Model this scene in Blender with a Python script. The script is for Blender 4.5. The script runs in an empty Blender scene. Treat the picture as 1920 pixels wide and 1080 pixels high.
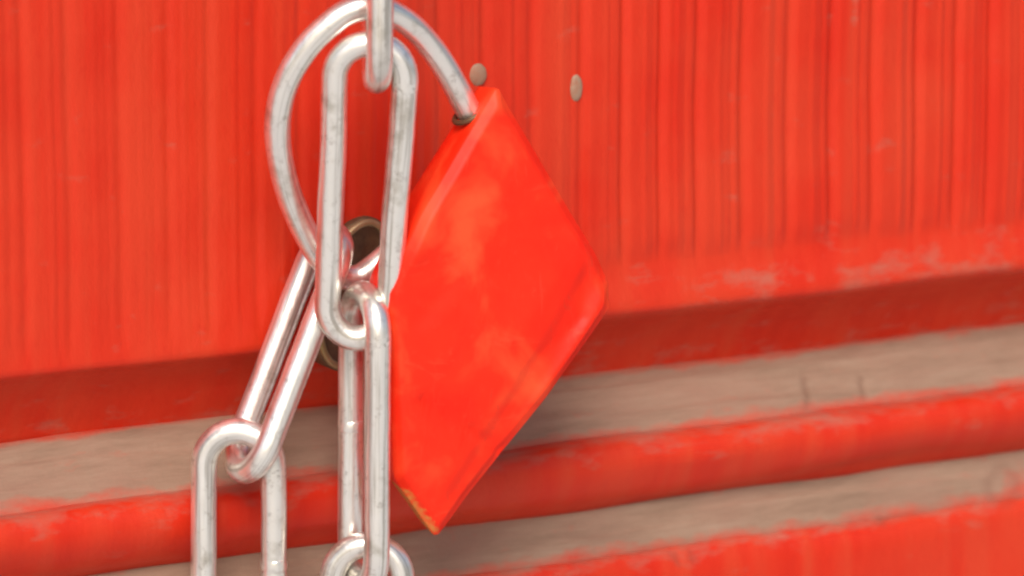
import bpy, math, random
from mathutils import Vector, noise

random.seed(7)
sc = bpy.context.scene
R = math.radians
COL = sc.collection

# ------------------------------------------------------------------ camera
# metres; the wall is the plane y = 0 and faces -y; x runs along it, z is up
FPX = 8000.0                      # focal length in pixels of the 1920 px wide photograph
DIST = 0.64
YAW, PITCH = R(29.0), R(10.9)
FWD = Vector((math.sin(YAW) * math.cos(PITCH), math.cos(YAW) * math.cos(PITCH), -math.sin(PITCH)))
RIGHT = FWD.cross(Vector((0, 0, 1))).normalized()
UP = RIGHT.cross(FWD).normalized()
CAMPOS = -FWD * DIST
cam_data = bpy.data.cameras.new('camera')
cam = bpy.data.objects.new('camera', cam_data)
COL.objects.link(cam)
cam.location = CAMPOS
cam.rotation_euler = FWD.to_track_quat('-Z', 'Y').to_euler()
cam_data.sensor_width = 36.0
cam_data.lens = 36.0 * FPX / 1920.0
cam_data.clip_start = 0.01
cam_data.clip_end = 200.0
cam_data.dof.use_dof = True
cam_data.dof.focus_distance = 0.618
cam_data.dof.aperture_fstop = 20.0
sc.camera = cam

# ------------------------------------------------------------------ sky and sun (bright overcast)
SUN_AZ, SUN_EL = R(213.0), R(43.0)     # azimuth clockwise from +y: in front of the wall, to the left
world = bpy.data.worlds.new('World')
sc.world = world
world.use_nodes = True
wn = world.node_tree.nodes
sky = wn.new('ShaderNodeTexSky')
sky.sky_type = 'NISHITA'
sky.sun_disc = False
sky.sun_elevation = SUN_EL
sky.sun_rotation = SUN_AZ
sky.dust_density = 4.0
sky.ozone_density = 0.6
wn['Background'].inputs['Strength'].default_value = 0.095
world.node_tree.links.new(sky.outputs[0], wn['Background'].inputs['Color'])
sun_data = bpy.data.lights.new('sun', 'SUN')
sun_data.energy = 1.5
sun_data.angle = R(27.0)
sun_data.color = (1.0, 0.96, 0.9)
sun = bpy.data.objects.new('sun', sun_data)
COL.objects.link(sun)
to_sun = Vector((math.sin(SUN_AZ) * math.cos(SUN_EL), math.cos(SUN_AZ) * math.cos(SUN_EL), math.sin(SUN_EL)))
sun.rotation_euler = (-to_sun).to_track_quat('-Z', 'Y').to_euler()
sun.location = (0, -1, 1)

sc.view_settings.view_transform = 'Standard'
sc.view_settings.look = 'None'
sc.view_settings.exposure = 0.45
sc.view_settings.gamma = 1.0
sc.view_settings.use_curve_mapping = False
sc.render.engine = 'CYCLES'
sc.cycles.use_denoising = True
sc.cycles.filter_width = 2.4

# ------------------------------------------------------------------ helpers
MM = 0.001

def ray(px, py):
    return (FWD + RIGHT * ((px - 960.0) / FPX) - UP * ((py - 540.0) / FPX))

def at(px, py, ymm=0.0):
    """point seen at photograph pixel (px, py) that lies ymm from the wall plane (negative: in front)"""
    d = ray(px, py)
    t = (ymm * MM - CAMPOS.y) / d.y
    return CAMPOS + d * t

def on_plane(px, py, p0, n):
    d = ray(px, py)
    return CAMPOS + d * ((p0 - CAMPOS).dot(n) / d.dot(n))

def to_px(p):
    v = p - CAMPOS
    f = v.dot(FWD)
    return 960.0 + FPX * v.dot(RIGHT) / f, 540.0 - FPX * v.dot(UP) / f

def sstep(a, b, x):
    t = max(0.0, min(1.0, (x - a) / (b - a)))
    return t * t * (3 - 2 * t)

def mesh_obj(name, verts, faces, mat, parent=None, smooth=True, attrs=None):
    me = bpy.data.meshes.new(name)
    me.from_pydata([tuple(v) for v in verts], [], faces)
    me.validate()
    if smooth:
        me.polygons.foreach_set('use_smooth', [True] * len(me.polygons))
    for k, vals in (attrs or {}).items():
        a = me.attributes.new(k, 'FLOAT', 'POINT')
        a.data.foreach_set('value', vals)
    me.materials.append(mat)
    me.update()
    o = bpy.data.objects.new(name, me)
    COL.objects.link(o)
    if parent:
        o.parent = parent
        o.matrix_parent_inverse = parent.matrix_world.inverted()
    return o

def empty(name, loc, label, cat, group=None):
    o = bpy.data.objects.new(name, None)
    o.empty_display_size = 0.01
    COL.objects.link(o)
    o.location = loc
    o['label'] = label
    o['category'] = cat
    if group:
        o['group'] = group
    bpy.context.view_layer.update()
    return o

def tube(path, radii, closed, sides=20, lump=0.0, seed=0.0):
    """sweep a round wire along a list of points with parallel transported frames"""
    n = len(path)
    tang = []
    for i in range(n):
        a = path[(i - 1) % n] if (closed or i > 0) else path[i]
        b = path[(i + 1) % n] if (closed or i < n - 1) else path[i]
        tang.append((b - a).normalized())
    ref = Vector((0, -1, 0.13)).normalized()
    nrm = (ref - tang[0] * ref.dot(tang[0])).normalized()
    frames = [nrm]
    for i in range(1, n):
        q = tang[i - 1].rotation_difference(tang[i])
        v = q @ frames[-1]
        frames.append((v - tang[i] * v.dot(tang[i])).normalized())
    verts, faces = [], []
    global WIRE_COORD
    WIRE_COORD = {'wire_c': [], 'wire_s': [], 'wire_l': []}
    run = seed * 3.0
    for i in range(n):
        u = frames[i]
        if i:
            run += (path[i] - path[i - 1]).length
        w = tang[i].cross(u)
        r = radii[i] if isinstance(radii, list) else radii
        for k in range(sides):
            th = 2 * math.pi * k / sides
            d = u * math.cos(th) + w * math.sin(th)
            WIRE_COORD['wire_c'].append(math.cos(th)); WIRE_COORD['wire_s'].append(math.sin(th)); WIRE_COORD['wire_l'].append(run)
            rr = r
            if lump:
                q = (path[i] + d * r) * 420 + Vector((seed, seed * 2, 0))
                rr *= 1 + lump * noise.noise(q)
            verts.append(path[i] + d * rr)
    # twist needed to close planar loops is nil, so ring i joins ring i+1 directly
    for i in range(n if closed else n - 1):
        j = (i + 1) % n
        for k in range(sides):
            l = (k + 1) % sides
            faces.append((i * sides + k, i * sides + l, j * sides + l, j * sides + k))
    if not closed:
        faces.append(tuple(range(sides))[::-1])
        faces.append(tuple((n - 1) * sides + k for k in range(sides)))
    return verts, faces

def spline(pts, per=10):
    """Catmull-Rom through the points"""
    out = []
    P = [pts[0] * 2 - pts[1]] + pts + [pts[-1] * 2 - pts[-2]]
    for i in range(1, len(P) - 2):
        for s in range(per):
            t = s / per
            a, b, c, d = P[i - 1], P[i], P[i + 1], P[i + 2]
            out.append(0.5 * ((2 * b) + (c - a) * t + (2 * a - 5 * b + 4 * c - d) * t * t + (3 * b - a - 3 * c + d) * t ** 3))
    out.append(pts[-1])
    return out

# ------------------------------------------------------------------ materials
def new_mat(name):
    m = bpy.data.materials.new(name)
    m.use_nodes = True
    return m, m.node_tree.nodes, m.node_tree.links, m.node_tree.nodes['Principled BSDF']

def nz(n, l, scale_vec, scale, detail=4, rough=0.55, distortion=0.0):
    tc = n.new('ShaderNodeTexCoord')
    mp = n.new('ShaderNodeMapping')
    mp.inputs['Scale'].default_value = scale_vec
    l.new(tc.outputs['Object'], mp.inputs['Vector'])
    t = n.new('ShaderNodeTexNoise')
    t.inputs['Scale'].default_value = scale
    t.inputs['Detail'].default_value = detail
    t.inputs['Roughness'].default_value = rough
    t.inputs['Distortion'].default_value = distortion
    l.new(mp.outputs['Vector'], t.inputs['Vector'])
    return t.outputs['Fac']

def ramp(n, l, fac, stops):
    r = n.new('ShaderNodeValToRGB')
    e = r.color_ramp.elements
    while len(e) < len(stops):
        e.new(0.5)
    for i, (p, c) in enumerate(stops):
        e[i].position = p
        e[i].color = (*c, 1) if len(c) == 3 else c
    l.new(fac, r.inputs['Fac'])
    return r.outputs['Color']

def mix(n, l, fac, a, b, mode='MIX'):
    m = n.new('ShaderNodeMix')
    m.data_type = 'RGBA'
    m.blend_type = mode
    for sock, v in ((m.inputs['Factor'], fac), (m.inputs['A'], a), (m.inputs['B'], b)):
        if isinstance(v, (int, float)):
            sock.default_value = v
        elif isinstance(v, tuple):
            sock.default_value = (*v, 1)
        else:
            l.new(v, sock)
    return m.outputs['Result']

def math_n(n, l, op, a, b=None, clamp=False):
    m = n.new('ShaderNodeMath')
    m.operation = op
    m.use_clamp = clamp
    for i, v in enumerate((a, b)):
        if v is None:
            continue
        if isinstance(v, (int, float)):
            m.inputs[i].default_value = v
        else:
            l.new(v, m.inputs[i])
    return m.outputs[0]

def bump(n, l, b, height, strength, dist):
    bn = n.new('ShaderNodeBump')
    bn.inputs['Strength'].default_value = strength
    bn.inputs['Distance'].default_value = dist
    l.new(height, bn.inputs['Height'])
    l.new(bn.outputs['Normal'], b.inputs['Normal'])

def paint_material():
    """red gloss paint over a weathered strip: the vertex attribute bare (0..1) says how far the paint has gone"""
    m, n, l, b = new_mat('weathered_red_paint')
    streak = nz(n, l, (1, 0.3, 0.03), 190, 3, 0.5)
    patch = nz(n, l, (1, 1, 0.6), 45, 5, 0.6)
    fine = nz(n, l, (1, 1, 0.4), 900, 4, 0.6)
    red = ramp(n, l, streak, [(0.28, (0.56, 0.018, 0.005)), (0.5, (0.61, 0.026, 0.008)), (0.72, (0.60, 0.046, 0.016))])
    red = mix(n, l, math_n(n, l, 'MULTIPLY', ramp(n, l, patch, [(0.42, (0, 0, 0)), (0.66, (1, 1, 1))]), 0.7), red, (0.62, 0.050, 0.017))
    red = mix(n, l, math_n(n, l, 'MULTIPLY', ramp(n, l, fine, [(0.58, (0, 0, 0)), (0.75, (1, 1, 1))]), 0.4), red, (0.55, 0.020, 0.008))
    grain = nz(n, l, (0.14, 1, 1), 420, 6, 0.75)
    tan = ramp(n, l, grain, [(0.25, (0.22, 0.135, 0.092)), (0.5, (0.30, 0.19, 0.132)), (0.75, (0.36, 0.245, 0.175))])
    tan = mix(n, l, math_n(n, l, 'MULTIPLY', ramp(n, l, patch, [(0.45, (0, 0, 0)), (0.65, (1, 1, 1))]), 0.5), tan, (0.33, 0.175, 0.125))
    at_b = n.new('ShaderNodeAttribute'); at_b.attribute_name = 'bare'
    at_m = n.new('ShaderNodeAttribute'); at_m.attribute_name = 'mark'
    edge = nz(n, l, (0.45, 1, 1), 330, 5, 0.62)
    wear = math_n(n, l, 'ADD', at_b.outputs['Fac'], math_n(n, l, 'MULTIPLY', math_n(n, l, 'SUBTRACT', edge, 0.5), 1.15))
    wearc = ramp(n, l, wear, [(0.15, (0, 0, 0)), (0.8, (1, 1, 1))])
    col = mix(n, l, wearc, red, tan)
    col = mix(n, l, at_m.outputs['Fac'], col, (0.16, 0.075, 0.05))
    l.new(col, b.inputs['Base Color'])
    rgh = math_n(n, l, 'ADD', math_n(n, l, 'MULTIPLY', wearc, 0.35), 0.42)
    l.new(rgh, b.inputs['Roughness'])
    b.inputs['Specular IOR Level'].default_value = 0.22
    h = math_n(n, l, 'ADD', math_n(n, l, 'MULTIPLY', streak, 0.6), math_n(n, l, 'MULTIPLY', fine, 0.5))
    h = math_n(n, l, 'SUBTRACT', h, math_n(n, l, 'MULTIPLY', wearc, 0.5))
    bump(n, l, b, h, 0.5, 0.0004)
    return m

def steel_material():
    m, n, l, b = new_mat('bright_steel')
    p = nz(n, l, (1, 1, 1), 160, 5, 0.6)
    s = nz(n, l, (1, 1, 0.25), 1400, 3, 0.6)
    c = ramp(n, l, p, [(0.34, (0.66, 0.62, 0.54)), (0.46, (0.94, 0.91, 0.85)), (0.75, (0.98, 0.96, 0.92))])
    l.new(c, b.inputs['Base Color'])
    g2 = nz(n, l, (1, 1, 1), 520, 5, 0.7)
    cv = n.new('ShaderNodeCombineXYZ')
    for k, (nm, sc_) in enumerate((('wire_c', 1.0), ('wire_s', 1.0), ('wire_l', 14.0))):
        an = n.new('ShaderNodeAttribute'); an.attribute_name = nm
        l.new(math_n(n, l, 'MULTIPLY', an.outputs['Fac'], sc_), cv.inputs[k])
    dl = n.new('ShaderNodeTexNoise')
    dl.inputs['Scale'].default_value = 2.6; dl.inputs['Detail'].default_value = 4; dl.inputs['Roughness'].default_value = 0.6
    l.new(cv.outputs[0], dl.inputs['Vector'])
    draw = ramp(n, l, dl.outputs['Fac'], [(0.50, (0, 0, 0)), (0.66, (1, 1, 1))])
    c = mix(n, l, math_n(n, l, 'MULTIPLY', draw, 0.6), c, (0.30, 0.26, 0.21))
    c = mix(n, l, math_n(n, l, 'MULTIPLY', ramp(n, l, g2, [(0.56, (0, 0, 0)), (0.72, (1, 1, 1))]), 0.6), c, (0.36, 0.30, 0.24))
    l.new(c, b.inputs['Base Color'])
    b.inputs['Metallic'].default_value = 0.86
    r = math_n(n, l, 'ADD', math_n(n, l, 'MULTIPLY', p, 0.2), 0.22)
    l.new(r, b.inputs['Roughness'])
    bump(n, l, b, s, 0.25, 0.0002)
    return m

def padlock_material():
    m, n, l, b = new_mat('padlock_red_enamel')
    p = nz(n, l, (1, 1, 1), 75, 4, 0.55, 0.6)
    f = nz(n, l, (1, 1, 1), 700, 4, 0.6)
    c = ramp(n, l, p, [(0.3, (0.80, 0.013, 0.001)), (0.52, (0.85, 0.022, 0.003)), (0.70, (0.86, 0.075, 0.020))])
    c = mix(n, l, math_n(n, l, 'MULTIPLY', ramp(n, l, f, [(0.6, (0, 0, 0)), (0.78, (1, 1, 1))]), 0.3), c, (0.70, 0.05, 0.02))
    scuff = nz(n, l, (1, 1, 0.22), 520, 5, 0.7, 1.2)
    c = mix(n, l, math_n(n, l, 'MULTIPLY', ramp(n, l, scuff, [(0.60, (0, 0, 0)), (0.70, (1, 1, 1))]), 0.45), c, (0.55, 0.045, 0.018))
    rub = nz(n, l, (0.3, 1, 1), 300, 5, 0.7, 0.8)
    c = mix(n, l, math_n(n, l, 'MULTIPLY', ramp(n, l, rub, [(0.60, (0, 0, 0)), (0.72, (1, 1, 1))]), 0.25), c, (0.86, 0.11, 0.045))
    at_b = n.new('ShaderNodeAttribute'); at_b.attribute_name = 'bare'
    wear = math_n(n, l, 'ADD', at_b.outputs['Fac'], math_n(n, l, 'MULTIPLY', math_n(n, l, 'SUBTRACT', f, 0.5), 0.8))
    w = ramp(n, l, wear, [(0.45, (0, 0, 0)), (0.75, (1, 1, 1))])
    c = mix(n, l, w, c, (0.55, 0.30, 0.07))
    l.new(c, b.inputs['Base Color'])
    b.inputs['Roughness'].default_value = 0.5
    b.inputs['Specular IOR Level'].default_value = 0.28
    bump(n, l, b, math_n(n, l, 'ADD', p, math_n(n, l, 'MULTIPLY', f, 0.2)), 0.25, 0.0006)
    return m

def simple_material(name, c1, c2, metallic, rough, scale=300):
    m, n, l, b = new_mat(name)
    p = nz(n, l, (1, 1, 1), scale, 5, 0.65)
    l.new(ramp(n, l, p, [(0.32, c1), (0.68, c2)]), b.inputs['Base Color'])
    b.inputs['Metallic'].default_value = metallic
    b.inputs['Roughness'].default_value = rough
    bump(n, l, b, p, 0.4, 0.0003)
    return m

PAINT = paint_material()
STEEL = steel_material()
LOCKRED = padlock_material()
BRONZE = simple_material('tarnished_bronze', (0.10, 0.055, 0.03), (0.20, 0.12, 0.06), 0.5, 0.5)
BRASS = simple_material('dull_brass', (0.30, 0.22, 0.09), (0.46, 0.33, 0.18), 0.6, 0.45)
RIVET = simple_material('bare_rivet', (0.36, 0.15, 0.085), (0.36, 0.26, 0.18), 0.1, 0.6, 700)
BOUNCE = simple_material('pale_concrete', (0.54, 0.52, 0.49), (0.64, 0.62, 0.59), 0.0, 0.9, 6)  # for the added out-of-view sheet, kept pale to bounce light

# ------------------------------------------------------------------ unseen pale sheet far below the frame, added for the steel to reflect
g = mesh_obj('ground', [(-15, -15, -1.1), (15, -15, -1.1), (15, 0.03, -1.1), (-15, 0.03, -1.1)], [(0, 1, 2, 3)], BOUNCE, smooth=False)
g['kind'] = 'structure'

# ------------------------------------------------------------------ the red wall: ribbed sheet, ledges and rails
X0, X1 = -0.17, 0.20
wall = empty('wall', (0.0, 0.0, -0.08), 'red painted ribbed wall with worn tan ledges behind the chain and padlock', 'wall')

ribs = []
x = X0 - 0.01
k = 0
while x < X1 + 0.02:
    w = 0.0076 * random.uniform(0.82, 1.15)
    ribs.append((x, w, random.uniform(0.7, 1.15)))
    x += w

def rib_height(x):
    for (rx, w, a) in ribs:
        if rx <= x < rx + w:
            t = (x - rx) / w
            h = a * (0.85 * sstep(0.0, 0.22, t) * sstep(1.0, 0.85, t) * (1 - 0.28 * t))
            h += a * 0.22 * math.exp(-((t - 0.52 - 0.1 * math.sin(rx * 700)) / 0.05) ** 2)
            h -= a * 0.20 * math.exp(-((t - 0.72 - 0.08 * math.sin(rx * 400)) / 0.04) ** 2)
            return h
    return 0.0

def zof(py, ymm):
    return at(960, py, ymm).z

def strip(name, prof, parent, nx, back=22.0, fn=None, xs=None):
    """prof: (photo row at column 960, mm from the wall plane, bareness); swept along x with uneven edges"""
    xs = xs or [X0 + (X1 - X0) * i / nx for i in range(nx + 1)]
    rows = [(zof(py, ym), ym * MM, b) for py, ym, b in prof]
    m = len(rows) + 2
    zt, zb = rows[0][0], rows[-1][0]
    verts, bare, mark = [], [], []
    seed = random.uniform(0, 50)
    for xx in xs:
        for r, (z, y, b) in enumerate(rows):
            v = Vector((xx, y, z))
            v.z += 0.0007 * noise.noise(Vector((xx * 30, seed + r * 0.35, 0))) * (0 < r)
            v.y += 0.00035 * noise.noise(Vector((xx * 60, seed + 9, z * 90)))
            bb, mk = b, 0.0
            if fn:
                v, bb, mk = fn(v, bb)
            verts.append(v); bare.append(bb); mark.append(mk)
        verts.append(Vector((xx, back * MM, zb - 0.0002))); bare.append(0); mark.append(0)
        verts.append(Vector((xx, back * MM, zt + 0.0002))); bare.append(0); mark.append(0)
    faces = []
    for i in range(len(xs) - 1):
        for r in range(m):
            s = (r + 1) % m
            faces.append((i * m + r, i * m + s, (i + 1) * m + s, (i + 1) * m + r))
    faces.append(tuple(range(m))[::-1])
    faces.append(tuple((len(xs) - 1) * m + r for r in range(m)))
    return mesh_obj(name, verts, faces, PAINT, parent, True, {'bare': bare, 'mark': mark})

zedge = zof(610, 0)
def rib_fn(v, b):
    px, py = to_px(v)
    hgt = v.z - zedge
    zj = 0.001 * noise.noise(Vector((v.x * 160, 0.4, 0)))
    k = sstep(-0.03, 0.03, v.x)
    fade = sstep(0.0025 + 0.0045 * k, 0.0055 + 0.0055 * k, hgt + zj)
    amp = 0.45 + 0.55 * sstep(-0.06, 0.03, v.x)
    wob = 0.0006 * noise.noise(Vector((v.x * 40, 3.1, v.z * 25)))
    v.y -= MM * 0.85 * amp * fade * rib_height(v.x + wob) if hgt > 0 else 0
    v.y -= MM * 0.5 * noise.noise(Vector((v.x * 22, 7.7, v.z * 30)))
    if -0.003 < hgt:
        v.y -= MM * 1.7 * k * sstep(0.010, 0.0005, hgt) * sstep(-0.003, 0.0, hgt)
    bb = b
    if hgt > 0:
        bb += 0.16 * sstep(0.012, 0.002, hgt) * sstep(0.0, 0.05, v.x)
        d = math.hypot((px - 1600) / 16, (py - 14) / 34)
        bb += 0.45 * sstep(1.2, 0.3, d)
    return v, bb, 0.0

prof = [(-1200 + 90 * i, 0.0, 0.0) for i in range(13)]
prof += [(-40 + 40 * i, 0.0, 0.0) for i in range(11)] + [(380 + 12 * i, 0.0, 0.0) for i in range(13)]
prof += [(552, -0.05, 0.02), (576, -0.2, 0.04), (592, -0.35, 0.05), (601, -0.3, 0.05), (608, 0.1, 0.03), (614, 1.2, 0.0), (624, 2.8, 0), (640, 4.9, 0.04),
         (665, 6.6, 0.08), (690, 7.9, 0.12), (712, 9.0, 0.15), (726, 9.4, 0.15)]
sheet = strip('ribbed_sheet', prof, wall, 1060, fn=rib_fn)
sheet['label'] = 'red ribbed sheet with a shaded lower edge'

def ledge_fn(v, b):
    px, py = to_px(v)
    mk = 0.0
    for (mx, my0, my1, hw) in ((1511, 700, 768, 6), (1617, 700, 752, 5), (1265, 1030, 1066, 5), (1300, 1030, 1060, 5), (1655, 962, 990, 6)):
        if my0 < py < my1:
            s = sstep(hw * 1.6, hw * 0.5, abs(px - mx - 3 * math.sin(py * 0.12)))
            mk = max(mk, 0.42 * s * sstep(my0, my0 + 8, py) * sstep(my1, my1 - 8, py))
    if 1500 < px < 1630 and 692 < py < 705:
        mk = max(mk, 0.10)
    d = math.hypot(px - 1880, (py - 912) * 0.85)
    ring = math.exp(-((d - 27) / 9) ** 2)
    mk = max(mk, 0.34 * ring * (0.6 + 0.8 * abs(noise.noise(Vector((px / 14, py / 14, 0))))))
    v.y += MM * 0.5 * mk
    v.y += MM * 0.5 * noise.noise(Vector((v.x * 60, 1.3, v.z * 160)))
    b2 = b - 0.22 * sstep(1820, 1920, px) * sstep(830, 900, py)
    return v, b2, mk

def lerp_prof(a, b, n):
    return [tuple(a[k] + (b[k] - a[k]) * i / n for k in range(3)) for i in range(n + 1)]

p1 = [(712, 9.6, 0.35), (719, 8.7, 0.5), (727, 8.0, 0.75)] + lerp_prof((735, 7.3, 0.95), (815, 2.9, 0.95), 12) + [(824, 2.5, 0.8), (833, 2.1, 0.62), (842, 1.7, 0.48), (852, 1.3, 0.4)]
led = strip('ledge', p1, wall, 700, fn=ledge_fn)
led['label'] = 'upper ledge, bare tan where the paint has worn off'
rail = strip('rail', [(838, 3.4, 0.42), (843, 1.2, 0.42), (848, 0.0, 0.36), (856, -1.2, 0.28), (868, -2.2, 0.2), (882, -2.8, 0.12), (898, -3.0, 0.06),
                      (914, -2.8, 0.03), (928, -2.2, 0.0), (940, -1.5, 0.0), (950, -0.5, 0.0), (958, 0.6, 0.0), (966, 1.8, 0.0), (974, 2.8, 0.05)], wall, 420, fn=ledge_fn)
rail['label'] = 'rounded red rail between the two worn ledges'
p2 = [(962, 3.6, 0.5), (970, 2.9, 0.65), (978, 2.5, 0.85)] + lerp_prof((986, 2.2, 0.95), (1036, 0.6, 0.95), 8) + [(1048, 0.2, 0.75), (1060, -0.1, 0.55), (1078, -0.5, 0.4)]
led2 = strip('ledge', p2, wall, 700, fn=ledge_fn)
led2['label'] = 'lower ledge, bare tan where the paint has worn off'
board = strip('base_board', [(1063, 1.2, 0.44), (1068, -0.3, 0.40), (1075, -0.9, 0.34), (1084, -1.4, 0.2), (1096, -1.8, 0.1), (1110, -2.1, 0.05), (1130, -2.2, 0.0)] +
              [(1180 + 60 * i, -2.2, 0.0) for i in range(14)], wall, 420, fn=ledge_fn)
board['label'] = 'red board at the foot of the wall'

def oval(name, px, py, rx, rz, y0, hgt, mat, parent, tilt=0.0, rings=7, seg=28):
    """domed oval head standing on the wall; rx, rz in mm"""
    c = at(px, py, y0)
    verts, faces = [], []
    prof = [(1.0, -1.5)] + [(math.cos(math.pi / 2 * i / rings), hgt * math.sin(math.pi / 2 * i / rings)) for i in range(rings)]
    for s, h in prof:
        for k in range(seg):
            th = 2 * math.pi * k / seg
            a, b_ = rx * s * math.cos(th), rz * s * math.sin(th)
            q = 1 + 0.06 * noise.noise(Vector((math.cos(th) * 1.5, math.sin(th) * 1.5, px)))
            verts.append(c + Vector(((a * math.cos(tilt) - b_ * math.sin(tilt)) * MM * q, -h * MM, (a * math.sin(tilt) + b_ * math.cos(tilt)) * MM * q)))
    verts.append(c + Vector((0, -hgt * MM, 0)))
    m = len(prof)
    for i in range(m - 1):
        for k in range(seg):
            l_ = (k + 1) % seg
            faces.append((i * seg + k, i * seg + l_, (i + 1) * seg + l_, (i + 1) * seg + k))
    for k in range(seg):
        faces.append(((m - 1) * seg + k, (m - 1) * seg + (k + 1) % seg, (m) * seg))
    return mesh_obj(name, verts, faces, mat, parent)

rv = oval('rivet', 1080, 165, 1.1, 2.1, -0.4, 0.5, RIVET, sheet)
rv['label'] = 'oval bare tan rivet head right of the padlock'
rv2 = oval('rivet', 896, 140, 1.5, 1.7, -0.4, 0.6, RIVET, sheet)

# bronze eyelet plate behind the crossing of the links
def eyelet():
    c = at(655, 548, 0)
    tilt = R(-15)
    verts, faces = [], []
    seg = 48
    def pt(rx, rz, y, th):
        a, b_ = rx * math.cos(th), rz * math.sin(th)
        return Vector((c.x + (a * math.cos(tilt) - b_ * math.sin(tilt)) * MM, y * MM, c.z + (a * math.sin(tilt) + b_ * math.cos(tilt)) * MM))
    prof = [(6.2, 11.6, 3.0), (6.2, 11.6, -1.6), (5.9, 11.3, -1.9), (4.9, 10.2, -1.7), (4.5, 9.8, -1.0)]
    for rx, rz, y in prof:
        for k in range(seg):
            verts.append(pt(rx, rz, y, 2 * math.pi * k / seg))
    verts.append(pt(0, 0, -0.8, 0))
    for i in range(len(prof) - 1):
        for k in range(seg):
            l_ = (k + 1) % seg
            faces.append((i * seg + k, i * seg + l_, (i + 1) * seg + l_, (i + 1) * seg + k))
    for k in range(seg):
        faces.append(((len(prof) - 1) * seg + k, (len(prof) - 1) * seg + (k + 1) % seg, len(prof) * seg))
    e = mesh_obj('eyelet_plate', verts, faces, BRONZE, wall)
    path = [pt(5.4, 10.8, -1.9, 2 * math.pi * k / 64) for k in range(64)]
    v, f = tube(path, 0.55 * MM, True, 12)
    mesh_obj('rim', v, f, BRASS, e)
    return e
ey = eyelet()
ey['label'] = 'dark bronze oval plate behind the crossing links'

# ------------------------------------------------------------------ chain
WIRE = 1.88 * MM

def link(parent, top, bot, hw_mm, roll_deg, weld=None, seed=0.0, hw_bot=None):
    """long link: top and bottom centre-line ends as (px, py, mm from the wall); roll turns it about its own axis"""
    T, B = at(*top), at(*bot)
    ax = (T - B).normalized()
    lat = (RIGHT - ax * RIGHT.dot(ax)).normalized()
    nor = lat.cross(ax)
    lat = (lat * math.cos(R(roll_deg)) + nor * math.sin(R(roll_deg))).normalized()
    L = (T - B).length
    hw = hw_mm * MM
    c0, c1 = T - ax * hw, B + ax * hw
    path = []
    na, ns = 18, 22
    for i in range(na + 1):
        th = math.pi * i / na
        path.append(c0 + lat * (hw * math.cos(th)) + ax * (hw * math.sin(th)))
    for i in range(1, ns):
        path.append(c0 - lat * hw + (c1 - c0) * (i / ns))
    for i in range(na + 1):
        th = math.pi + math.pi * i / na
        path.append(c1 + lat * (hw * math.cos(th)) + ax * (hw * math.sin(th)))
    for i in range(1, ns):
        path.append(c1 + lat * hw + (c0 - c1) * (i / ns))
    taper = (hw_bot or hw_mm) / hw_mm
    path = [p + lat * ((p - T).dot(lat) * (taper - 1) * min(1, max(0, (T - p).dot(ax) / L))) for p in path]
    path = [p + lat * (0.00018 * noise.noise(p * 90 + Vector((seed, 0, 0)))) for p in path]
    v, f = tube(path, WIRE, True, 20, 0.03, seed)
    o = mesh_obj('link', v, f, STEEL, parent, True, WIRE_COORD)
    if weld is not None:
        side, t = weld
        s = lat * (hw * side)
        p = c0 + s + (c1 - c0) * t
        pts = [p + ax * (d * MM) for d in (-0.9, -0.6, -0.2, 0.2, 0.6, 0.9)]
        rad = [WIRE * q for q in (0.99, 1.02, 1.045, 1.04, 1.02, 0.99)]
        vv, ff = tube(pts, rad, False, 20, 0.12, seed + 3)
        mesh_obj('weld_seam', vv, ff, STEEL, o)
    return o

chain = empty('chain', at(690, 1080, -16), 'bright steel chain hanging from the top edge down beside the padlock', 'chain', 'steel chain strands')
link(chain, (712, -400, -24), (706, 150, -24), 5.0, 84, None, 1.0)
link(chain, (697, 82, -24), (668, 634, -18.5), 5.0, 2, None, 2.0, 4.3)
link(chain, (684, 552, -18.5), (681, 1090, -18), 5.0, 66, (-1, 0.47), 3.0)
link(chain, (688, 1022, -18), (688, 1580, -18), 5.0, 3, None, 4.0)
chain2 = empty('chain', at(446, 1080, -9), 'shorter steel chain strand slanting down to the left from the padlock shackle', 'chain', 'steel chain strands')
link(chain2, (626, 440, -8.0), (456, 882, -10), 4.8, 60, None, 5.0)
link(chain2, (448, 808, -9.5), (447, 1370, -9.5), 5.05, 4, (1, 0.42), 6.0)

# ------------------------------------------------------------------ padlock
BY = R(8)
BN = Vector((-math.sin(BY), -math.cos(BY), 0.0))
B0 = at(780, 600, -25)
lock = empty('padlock', on_plane(800, 620, B0, BN) - BN * 0.007, 'tilted red padlock hanging from the chain by its steel shackle', 'padlock')
out_px = [(944, 166), (1130, 482), (1152, 528), (1156, 582), (832, 1018), (752, 905), (728, 548), (792, 405)]

def round_poly(pts, rad, seg=6):
    out = []
    n = len(pts)
    for i in range(n):
        a, b_, c = Vector(pts[i - 1]), Vector(pts[i]), Vector(pts[(i + 1) % n])
        r = rad[i]
        u, w = (a - b_).normalized(), (c - b_).normalized()
        p, q = b_ + u * r, b_ + w * r
        for s in range(seg + 1):
            t = s / seg
            out.append(p * (1 - t) ** 2 + b_ * 2 * t * (1 - t) + q * t * t)
    return out

def resample(pts, n):
    L = [0]
    m = len(pts)
    for i in range(m):
        L.append(L[-1] + (pts[(i + 1) % m] - pts[i]).length)
    out, j = [], 0
    for k in range(n):
        s = L[-1] * k / n
        while L[j + 1] < s:
            j += 1
        t = (s - L[j]) / max(1e-9, L[j + 1] - L[j])
        out.append(pts[j] * (1 - t) + pts[(j + 1) % m] * t)
    return out

def seg_dist(p, a, b_):
    a, b_ = Vector(a), Vector(b_)
    d = b_ - a
    t = max(0, min(1, (p - a).dot(d) / d.dot(d)))
    return (p - a - d * t).length

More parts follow.
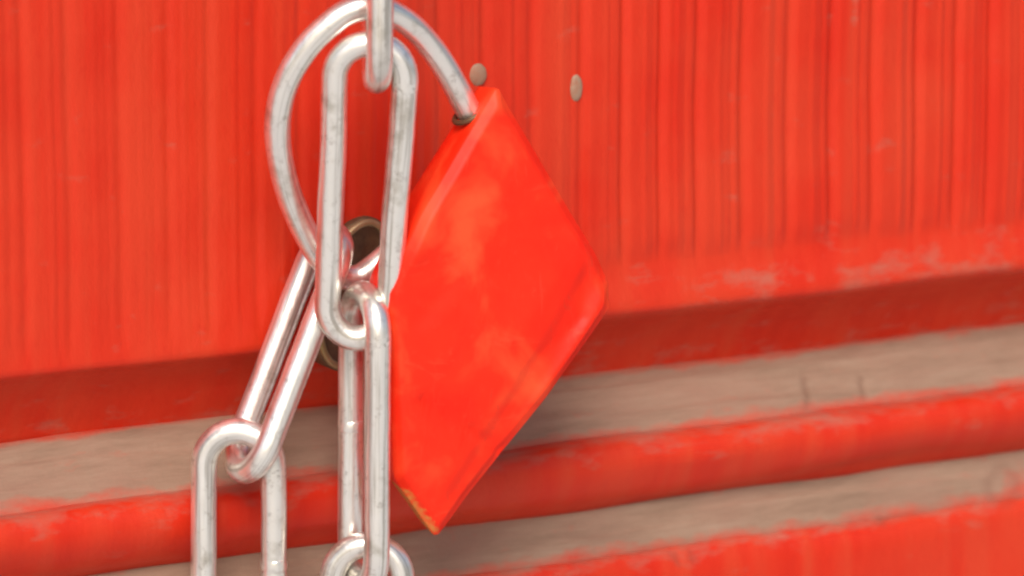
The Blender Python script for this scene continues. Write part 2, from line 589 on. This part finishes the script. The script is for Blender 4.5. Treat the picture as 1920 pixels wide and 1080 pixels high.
def make_body():
    N = 200
    ol = resample(round_poly(out_px, [7, 8, 10, 12, 7, 14, 14, 20]), N)
    cen = sum(ol, Vector((0, 0))) / N
    THICK = 10.5 * MM
    verts, faces, bare = [], [], []
    # back and side rings: shrink and depth
    side = [(0.90, THICK), (0.965, THICK - 0.5 * MM), (0.985, THICK - 1.4 * MM), (0.99, THICK * 0.7), (0.997, THICK * 0.5), (1.0, 4.2 * MM)]
    def add(p2, depth, b_=0.0):
        verts.append(on_plane(p2.x, p2.y, B0, BN) - BN * depth)
        bare.append(b_)
    edges = [(out_px[i], out_px[(i + 1) % len(out_px)]) for i in range(len(out_px))]
    def corner_wear(p):
        return 0.72 * sstep(30, 3, seg_dist(p, (772, 932), (832, 1014)))
    for s, d in side:
        for p in ol:
            q = cen + (p - cen) * s
            add(q, d, corner_wear(q) * 0.9)
    ringsS = [1.0, 0.996, 0.99, 0.98, 0.965, 0.945, 0.92, 0.9, 0.88, 0.86, 0.83, 0.8, 0.76, 0.72, 0.68, 0.63, 0.58, 0.53, 0.48, 0.43, 0.38, 0.33, 0.28, 0.22, 0.16, 0.1, 0.05]
    def height(q):
        # distance to the rim in px -> rounded chamfer, wider on the lower right end
        d = min(seg_dist(q, *e) for e in edges)
        h = -1.1 * (1 - min(d, 15) / 15) - 0.25 * (1 - sstep(8, 22, d))
        dr = seg_dist(q, (1142, 490), (830, 1008))
        endf = sstep(480, 540, q.y) * sstep(1000, 930, q.y)
        h += -0.9 * (1 - sstep(6, 44, dr)) * endf
        h += -0.22 * math.exp(-((dr - 46) / 8) ** 2) * endf
        # dents and soft buckles of the face
        h += -0.55 * math.exp(-(seg_dist(q, (800, 752), (945, 848)) / 10) ** 2)
        ra = (q.x - 760) * 0.762 - (q.y - 430) * 0.647
        h += -0.0058 * math.sqrt(ra * ra + 120)
        h += 0.18 * math.exp(-(seg_dist(q, (890, 583), (985, 695)) / 12) ** 2)
        h += -0.25 * math.exp(-(seg_dist(q, (1108, 500), (1098, 600)) / 9) ** 2)
        h += -0.18 * math.exp(-(seg_dist(q, (1098, 600), (985, 700)) / 10) ** 2)
        h += 0.9 * sstep(40, 0, (q.x - 740) * 0.55 - (520 - q.y) * 0.28) * sstep(560, 470, q.y)
        h += -0.35 * math.exp(-(seg_dist(q, (790, 600), (850, 520)) / 22) ** 2)
        h += 0.38 * noise.noise(Vector((q.x / 150, q.y / 170, 2.2)))
        h += 0.07 * noise.noise(Vector((q.x / 45, q.y / 45, 5.2)))
        return h * MM
    for s in ringsS:
        for p in ol:
            q = cen + (p - cen) * s
            add(q, -height(q), corner_wear(q) * 0.8)
    add(cen, -height(cen))
    M = len(side) + len(ringsS)
    for i in range(M - 1):
        for k in range(N):
            l_ = (k + 1) % N
            faces.append((i * N + k, i * N + l_, (i + 1) * N + l_, (i + 1) * N + k))
    for k in range(N):
        faces.append(((M - 1) * N + k, (M - 1) * N + (k + 1) % N, M * N))
    faces.append(tuple(range(N))[::-1])
    return mesh_obj('body', verts, faces, LOCKRED, lock, True, {'bare': bare})
body = make_body()
body['label'] = 'red enamelled lock body with a worn brassy bottom corner'

sh = [(915, 262, -21), (893, 231, -20.5), (872, 196, -20.5), (842, 140, -21), (806, 86, -21.5), (760, 40, -23), (705, 14, -23.5), (650, 24, -22.5), (598, 64, -21), (560, 110, -19.5),
      (533, 165, -18), (521, 225, -16.5), (524, 290, -14.5), (541, 360, -12.5), (566, 422, -11), (598, 478, -10.2), (632, 514, -9.8), (668, 520, -10), (702, 500, -10.8),
      (735, 472, -12), (775, 445, -15.5), (812, 428, -19)]
v, f = tube(spline([at(*p) for p in sh], 8), 1.85 * MM, False, 20, 0.02, 8.0)
shk = mesh_obj('shackle', v, f, STEEL, lock, True, WIRE_COORD)
shk['label'] = 'curved bright steel shackle passing through the top link'

def collar(p, q, name):
    P, Q = at(*p), at(*q)
    d = (Q - P).normalized()
    u = d.orthogonal().normalized(); w = d.cross(u)
    ringp = [P + (u * math.cos(2 * math.pi * k / 32) + w * math.sin(2 * math.pi * k / 32)) * 2.45 * MM for k in range(32)]
    v, f = tube(ringp, 0.42 * MM, True, 10)
    return mesh_obj(name, v, f, BRONZE, lock)
collar((881, 212, -20.5), (872, 196, -20.5), 'shackle_collar')
